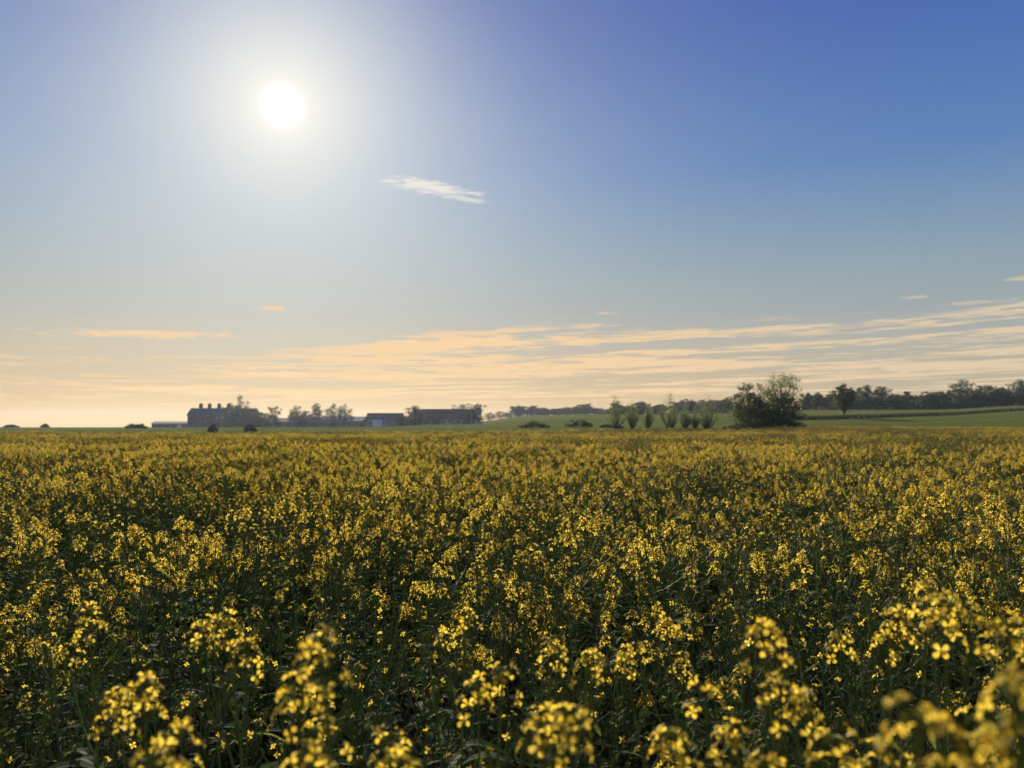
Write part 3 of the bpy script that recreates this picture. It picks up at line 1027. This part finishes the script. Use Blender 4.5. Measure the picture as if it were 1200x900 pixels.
def building(name, label, px0, px1, Y, wall_h, roof_h, depth, wall, roof, rz=0.0, chimneys=(), windows=0, doors=(), hip=0.0, group='farm buildings', skylight=None):
    xc = (px0 + px1) / 2
    x = (xc - 600) / F * Y
    L = (px1 - px0) / F * Y / 2
    root = link(name, None, None, (x, Y, gz(x, Y) - .05), (0, 0, rz))
    tag(root, label, 'building', group)
    D = depth / 2
    mb = MB()
    # walls with gables
    hx = L * hip
    mb.add([(-L, -D, 0), (L, -D, 0), (L, D, 0), (-L, D, 0), (-L, -D, wall_h), (L, -D, wall_h), (L, D, wall_h), (-L, D, wall_h),
            (-L, 0, wall_h + roof_h * (0 if hip else 1)), (L, 0, wall_h + roof_h * (0 if hip else 1))],
           [(0, 1, 5, 4), (2, 3, 7, 6), (1, 2, 6, 9, 5), (3, 0, 4, 8, 7)] if not hip else [(0, 1, 5, 4), (2, 3, 7, 6), (1, 2, 6, 5), (3, 0, 4, 7)])
    link('wall', mb.mesh('wall', [M[wall]]), root)
    o, t = .35, .16
    sl = roof_h / D
    mb = MB()
    for s in (-1, 1):
        e0, e1 = s * (D + o), 0.0
        z0, z1 = wall_h - sl * o + .03, wall_h + roof_h + .03
        rx = L + o
        mb.add([(-rx, e0, z0), (rx, e0, z0), (rx - hx, e1, z1), (-rx + hx, e1, z1), (-rx, e0, z0 + t), (rx, e0, z0 + t), (rx - hx, e1, z1 + t), (-rx + hx, e1, z1 + t)],
               [(0, 1, 2, 3), (4, 7, 6, 5), (0, 4, 5, 1), (1, 5, 6, 2), (3, 7, 4, 0)])
    if hip:
        for s in (-1, 1):
            rx = s * (L + o)
            z0, z1 = wall_h - sl * o + .03, wall_h + roof_h + .03
            mb.add([(rx, -D - o, z0 + t), (rx, D + o, z0 + t), (rx - s * hx, 0, z1 + t)], [(0, 1, 2)])
    rf = link('roof', mb.mesh('roof', [M[roof]]), root)
    for c in chimneys:
        mb = MB()
        cx = (c - xc) / F * Y
        mb.box(cx - .55, cx + .55, -.45, .45, wall_h + roof_h - .6, wall_h + roof_h + 1.5)
        mb.box(cx - .65, cx + .65, -.55, .55, wall_h + roof_h + 1.503, wall_h + roof_h + 1.7)
        mb.box(cx - .3, cx - .05, -.12, .12, wall_h + roof_h + 1.703, wall_h + roof_h + 2.05)
        mb.box(cx + .08, cx + .33, -.12, .12, wall_h + roof_h + 1.703, wall_h + roof_h + 2.05)
        link('chimney', mb.mesh('chimney', [M['brick']]), rf)
    for k in range(windows):
        for zc in ((wall_h * .28, wall_h * .74) if wall_h > 4.2 else (wall_h * .55,)):
            wx = -L + 2 * L * (k + .5) / windows
            hw, hh = .5, .65 if wall_h > 4.2 else .45
            fr = MB()
            fr.box(wx - hw - .1, wx + hw + .1, -D - .06, -D - .003, zc - hh - .1, zc - hh)
            fr.box(wx - hw - .1, wx + hw + .1, -D - .06, -D - .003, zc + hh, zc + hh + .1)
            fr.box(wx - hw - .1, wx - hw, -D - .06, -D - .003, zc - hh + .002, zc + hh - .002)
            fr.box(wx + hw, wx + hw + .1, -D - .06, -D - .003, zc - hh + .002, zc + hh - .002)
            fr.box(wx - .03, wx + .03, -D - .055, -D - .003, zc - hh + .002, zc + hh - .002)
            wo = link('window', fr.mesh('window', [M['frame']]), root)
            g = MB()
            g.box(wx - hw, wx + hw, -D - .02, -D - .006, zc - hh, zc + hh)
            link('pane', g.mesh('pane', [M['glass']]), wo)
    for (dpx, dw, dh, mt) in doors:
        g = MB()
        cx = (dpx - xc) / F * Y
        g.box(cx - dw / 2, cx + dw / 2, -D - .09, -D - .003, .05, dh)
        for j in range(4):
            q = cx - dw / 2 + dw * (j + .5) / 4
            g.box(q - dw * .02, q + dw * .02, -D - .12, -D - .093, .1, dh - .05)
        link('door', g.mesh('door', [M[mt]]), root)
    if skylight:
        g = MB()
        cx0, cx1, f0, f1 = skylight
        y0, y1 = -(D + o) * (1 - f0), -(D + o) * (1 - f1)
        zf = lambda y: wall_h + roof_h * (1 + y / D) + .03 + t + .03
        g.add([(cx0, y0, zf(y0)), (cx1, y0, zf(y0)), (cx1, y1, zf(y1)), (cx0, y1, zf(y1)), (cx0, y0, zf(y0) + .06), (cx1, y0, zf(y0) + .06), (cx1, y1, zf(y1) + .06), (cx0, y1, zf(y1) + .06)],
              [(0, 3, 2, 1), (4, 5, 6, 7), (0, 1, 5, 4), (1, 2, 6, 5), (2, 3, 7, 6), (3, 0, 4, 7)])
        link('roof_light', g.mesh('roof_light', [M['white']]), rf)
    return root


building('farmhouse', 'tall brick farmhouse with a row of chimneys at left of the farm', 226, 300, 285, 4.6, 2.4, 9, 'brick', 'slate', .04,
         chimneys=(236, 246, 257, 268), windows=8, doors=((262, 1.3, 2.2, 'timber'),))
building('low_shed', 'long low shed left of the tall farmhouse', 182, 224, 288, 1.5, .7, 5, 'timber', 'sheet', 0, windows=5, doors=((214, 1.6, 1.3, 'white'),))
building('farm_range', 'low farm range with dark roof right of the farmhouse', 302, 352, 288, 2.0, 1.4, 8, 'brick', 'slate', 0, windows=6, doors=((330, 2.6, 1.9, 'timber'),))
building('farm_range', 'long low farm range in the middle of the farm', 354, 428, 290, 2.2, 1.6, 9, 'brick', 'slate', -.03, windows=7, doors=((395, 2.6, 2.0, 'timber'),))
building('gabled_barn', 'pale barn with bright white door left of the long barn', 432, 472, 268, 2.6, 2.0, 8, 'plaster', 'slate', .0, windows=4,
         doors=((445, 3.2, 2.4, 'white'),))
building('long_barn', 'long dark-roofed barn with pale wall at right of the farm', 480, 560, 264, 2.0, 3.2, 10, 'plaster', 'tile', .03, hip=.16, windows=9,
         doors=((548, 2.4, 1.9, 'timber'), (512, 2.4, 1.9, 'timber')))


# ------------------------------------------------------------------ rough grass margin climbing the slope
def margin(name, label, line, n, hgt, wid, seed):
    nr = np.random.default_rng(seed)
    t = nr.random(n)
    P = np.array([[(px - 600) / F * Y, Y] for px, Y in line])
    k = np.linspace(0, 1, len(P))
    x = np.interp(t, k, P[:, 0]) + nr.normal(size=n) * wid * .3
    y = np.interp(t, k, P[:, 1]) + nr.normal(size=n) * wid
    z = ground(x, y)
    mb = MB()
    hh = nr.uniform(.4, 1.0, n) * hgt
    a = nr.uniform(0, 6.28, n)
    w = nr.uniform(.06, .14, n)
    dx, dy = np.cos(a) * w, np.sin(a) * w
    lx, ly = nr.normal(size=n) * .15 * hgt, nr.normal(size=n) * .15 * hgt
    Q = np.stack([np.stack([x - dx, y - dy, z - .05], 1), np.stack([x + dx, y + dy, z - .05], 1),
                  np.stack([x + lx + dx * .3, y + ly + dy * .3, z + hh], 1), np.stack([x + lx - dx * .3, y + ly - dy * .3, z + hh], 1)], 1)
    mb.quads(Q)
    tag(link(name, mb.mesh(name, [M['tree_leaf_dark']])), label, 'grass margin', kind='stuff')


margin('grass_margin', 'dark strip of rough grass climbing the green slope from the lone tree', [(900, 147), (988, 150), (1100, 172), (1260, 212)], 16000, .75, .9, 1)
margin('field_verge', 'rough grass verge along the far edge of the rapeseed', [(180, 70), (600, 72), (870, 78), (1010, 90)], 16000, .55, .7, 2)


# ------------------------------------------------------------------ haze
mb = MB()
mb.box(-1550, 1550, -1550, 1550, -2.2, 30)
m, N = new_mat('haze_air')
pv = N.node('ShaderNodeVolumePrincipled')
pv.inputs['Color'].default_value = (.80, .90, 1.0, 1)
pv.inputs['Density'].default_value = 0.00012
pv.inputs['Anisotropy'].default_value = 0.5
N.t.links.new(pv.outputs[0], N.node('ShaderNodeOutputMaterial').inputs['Volume'])
tag(link('haze', mb.mesh('haze', [m])), 'thin evening haze over the fields', 'haze', kind='stuff')
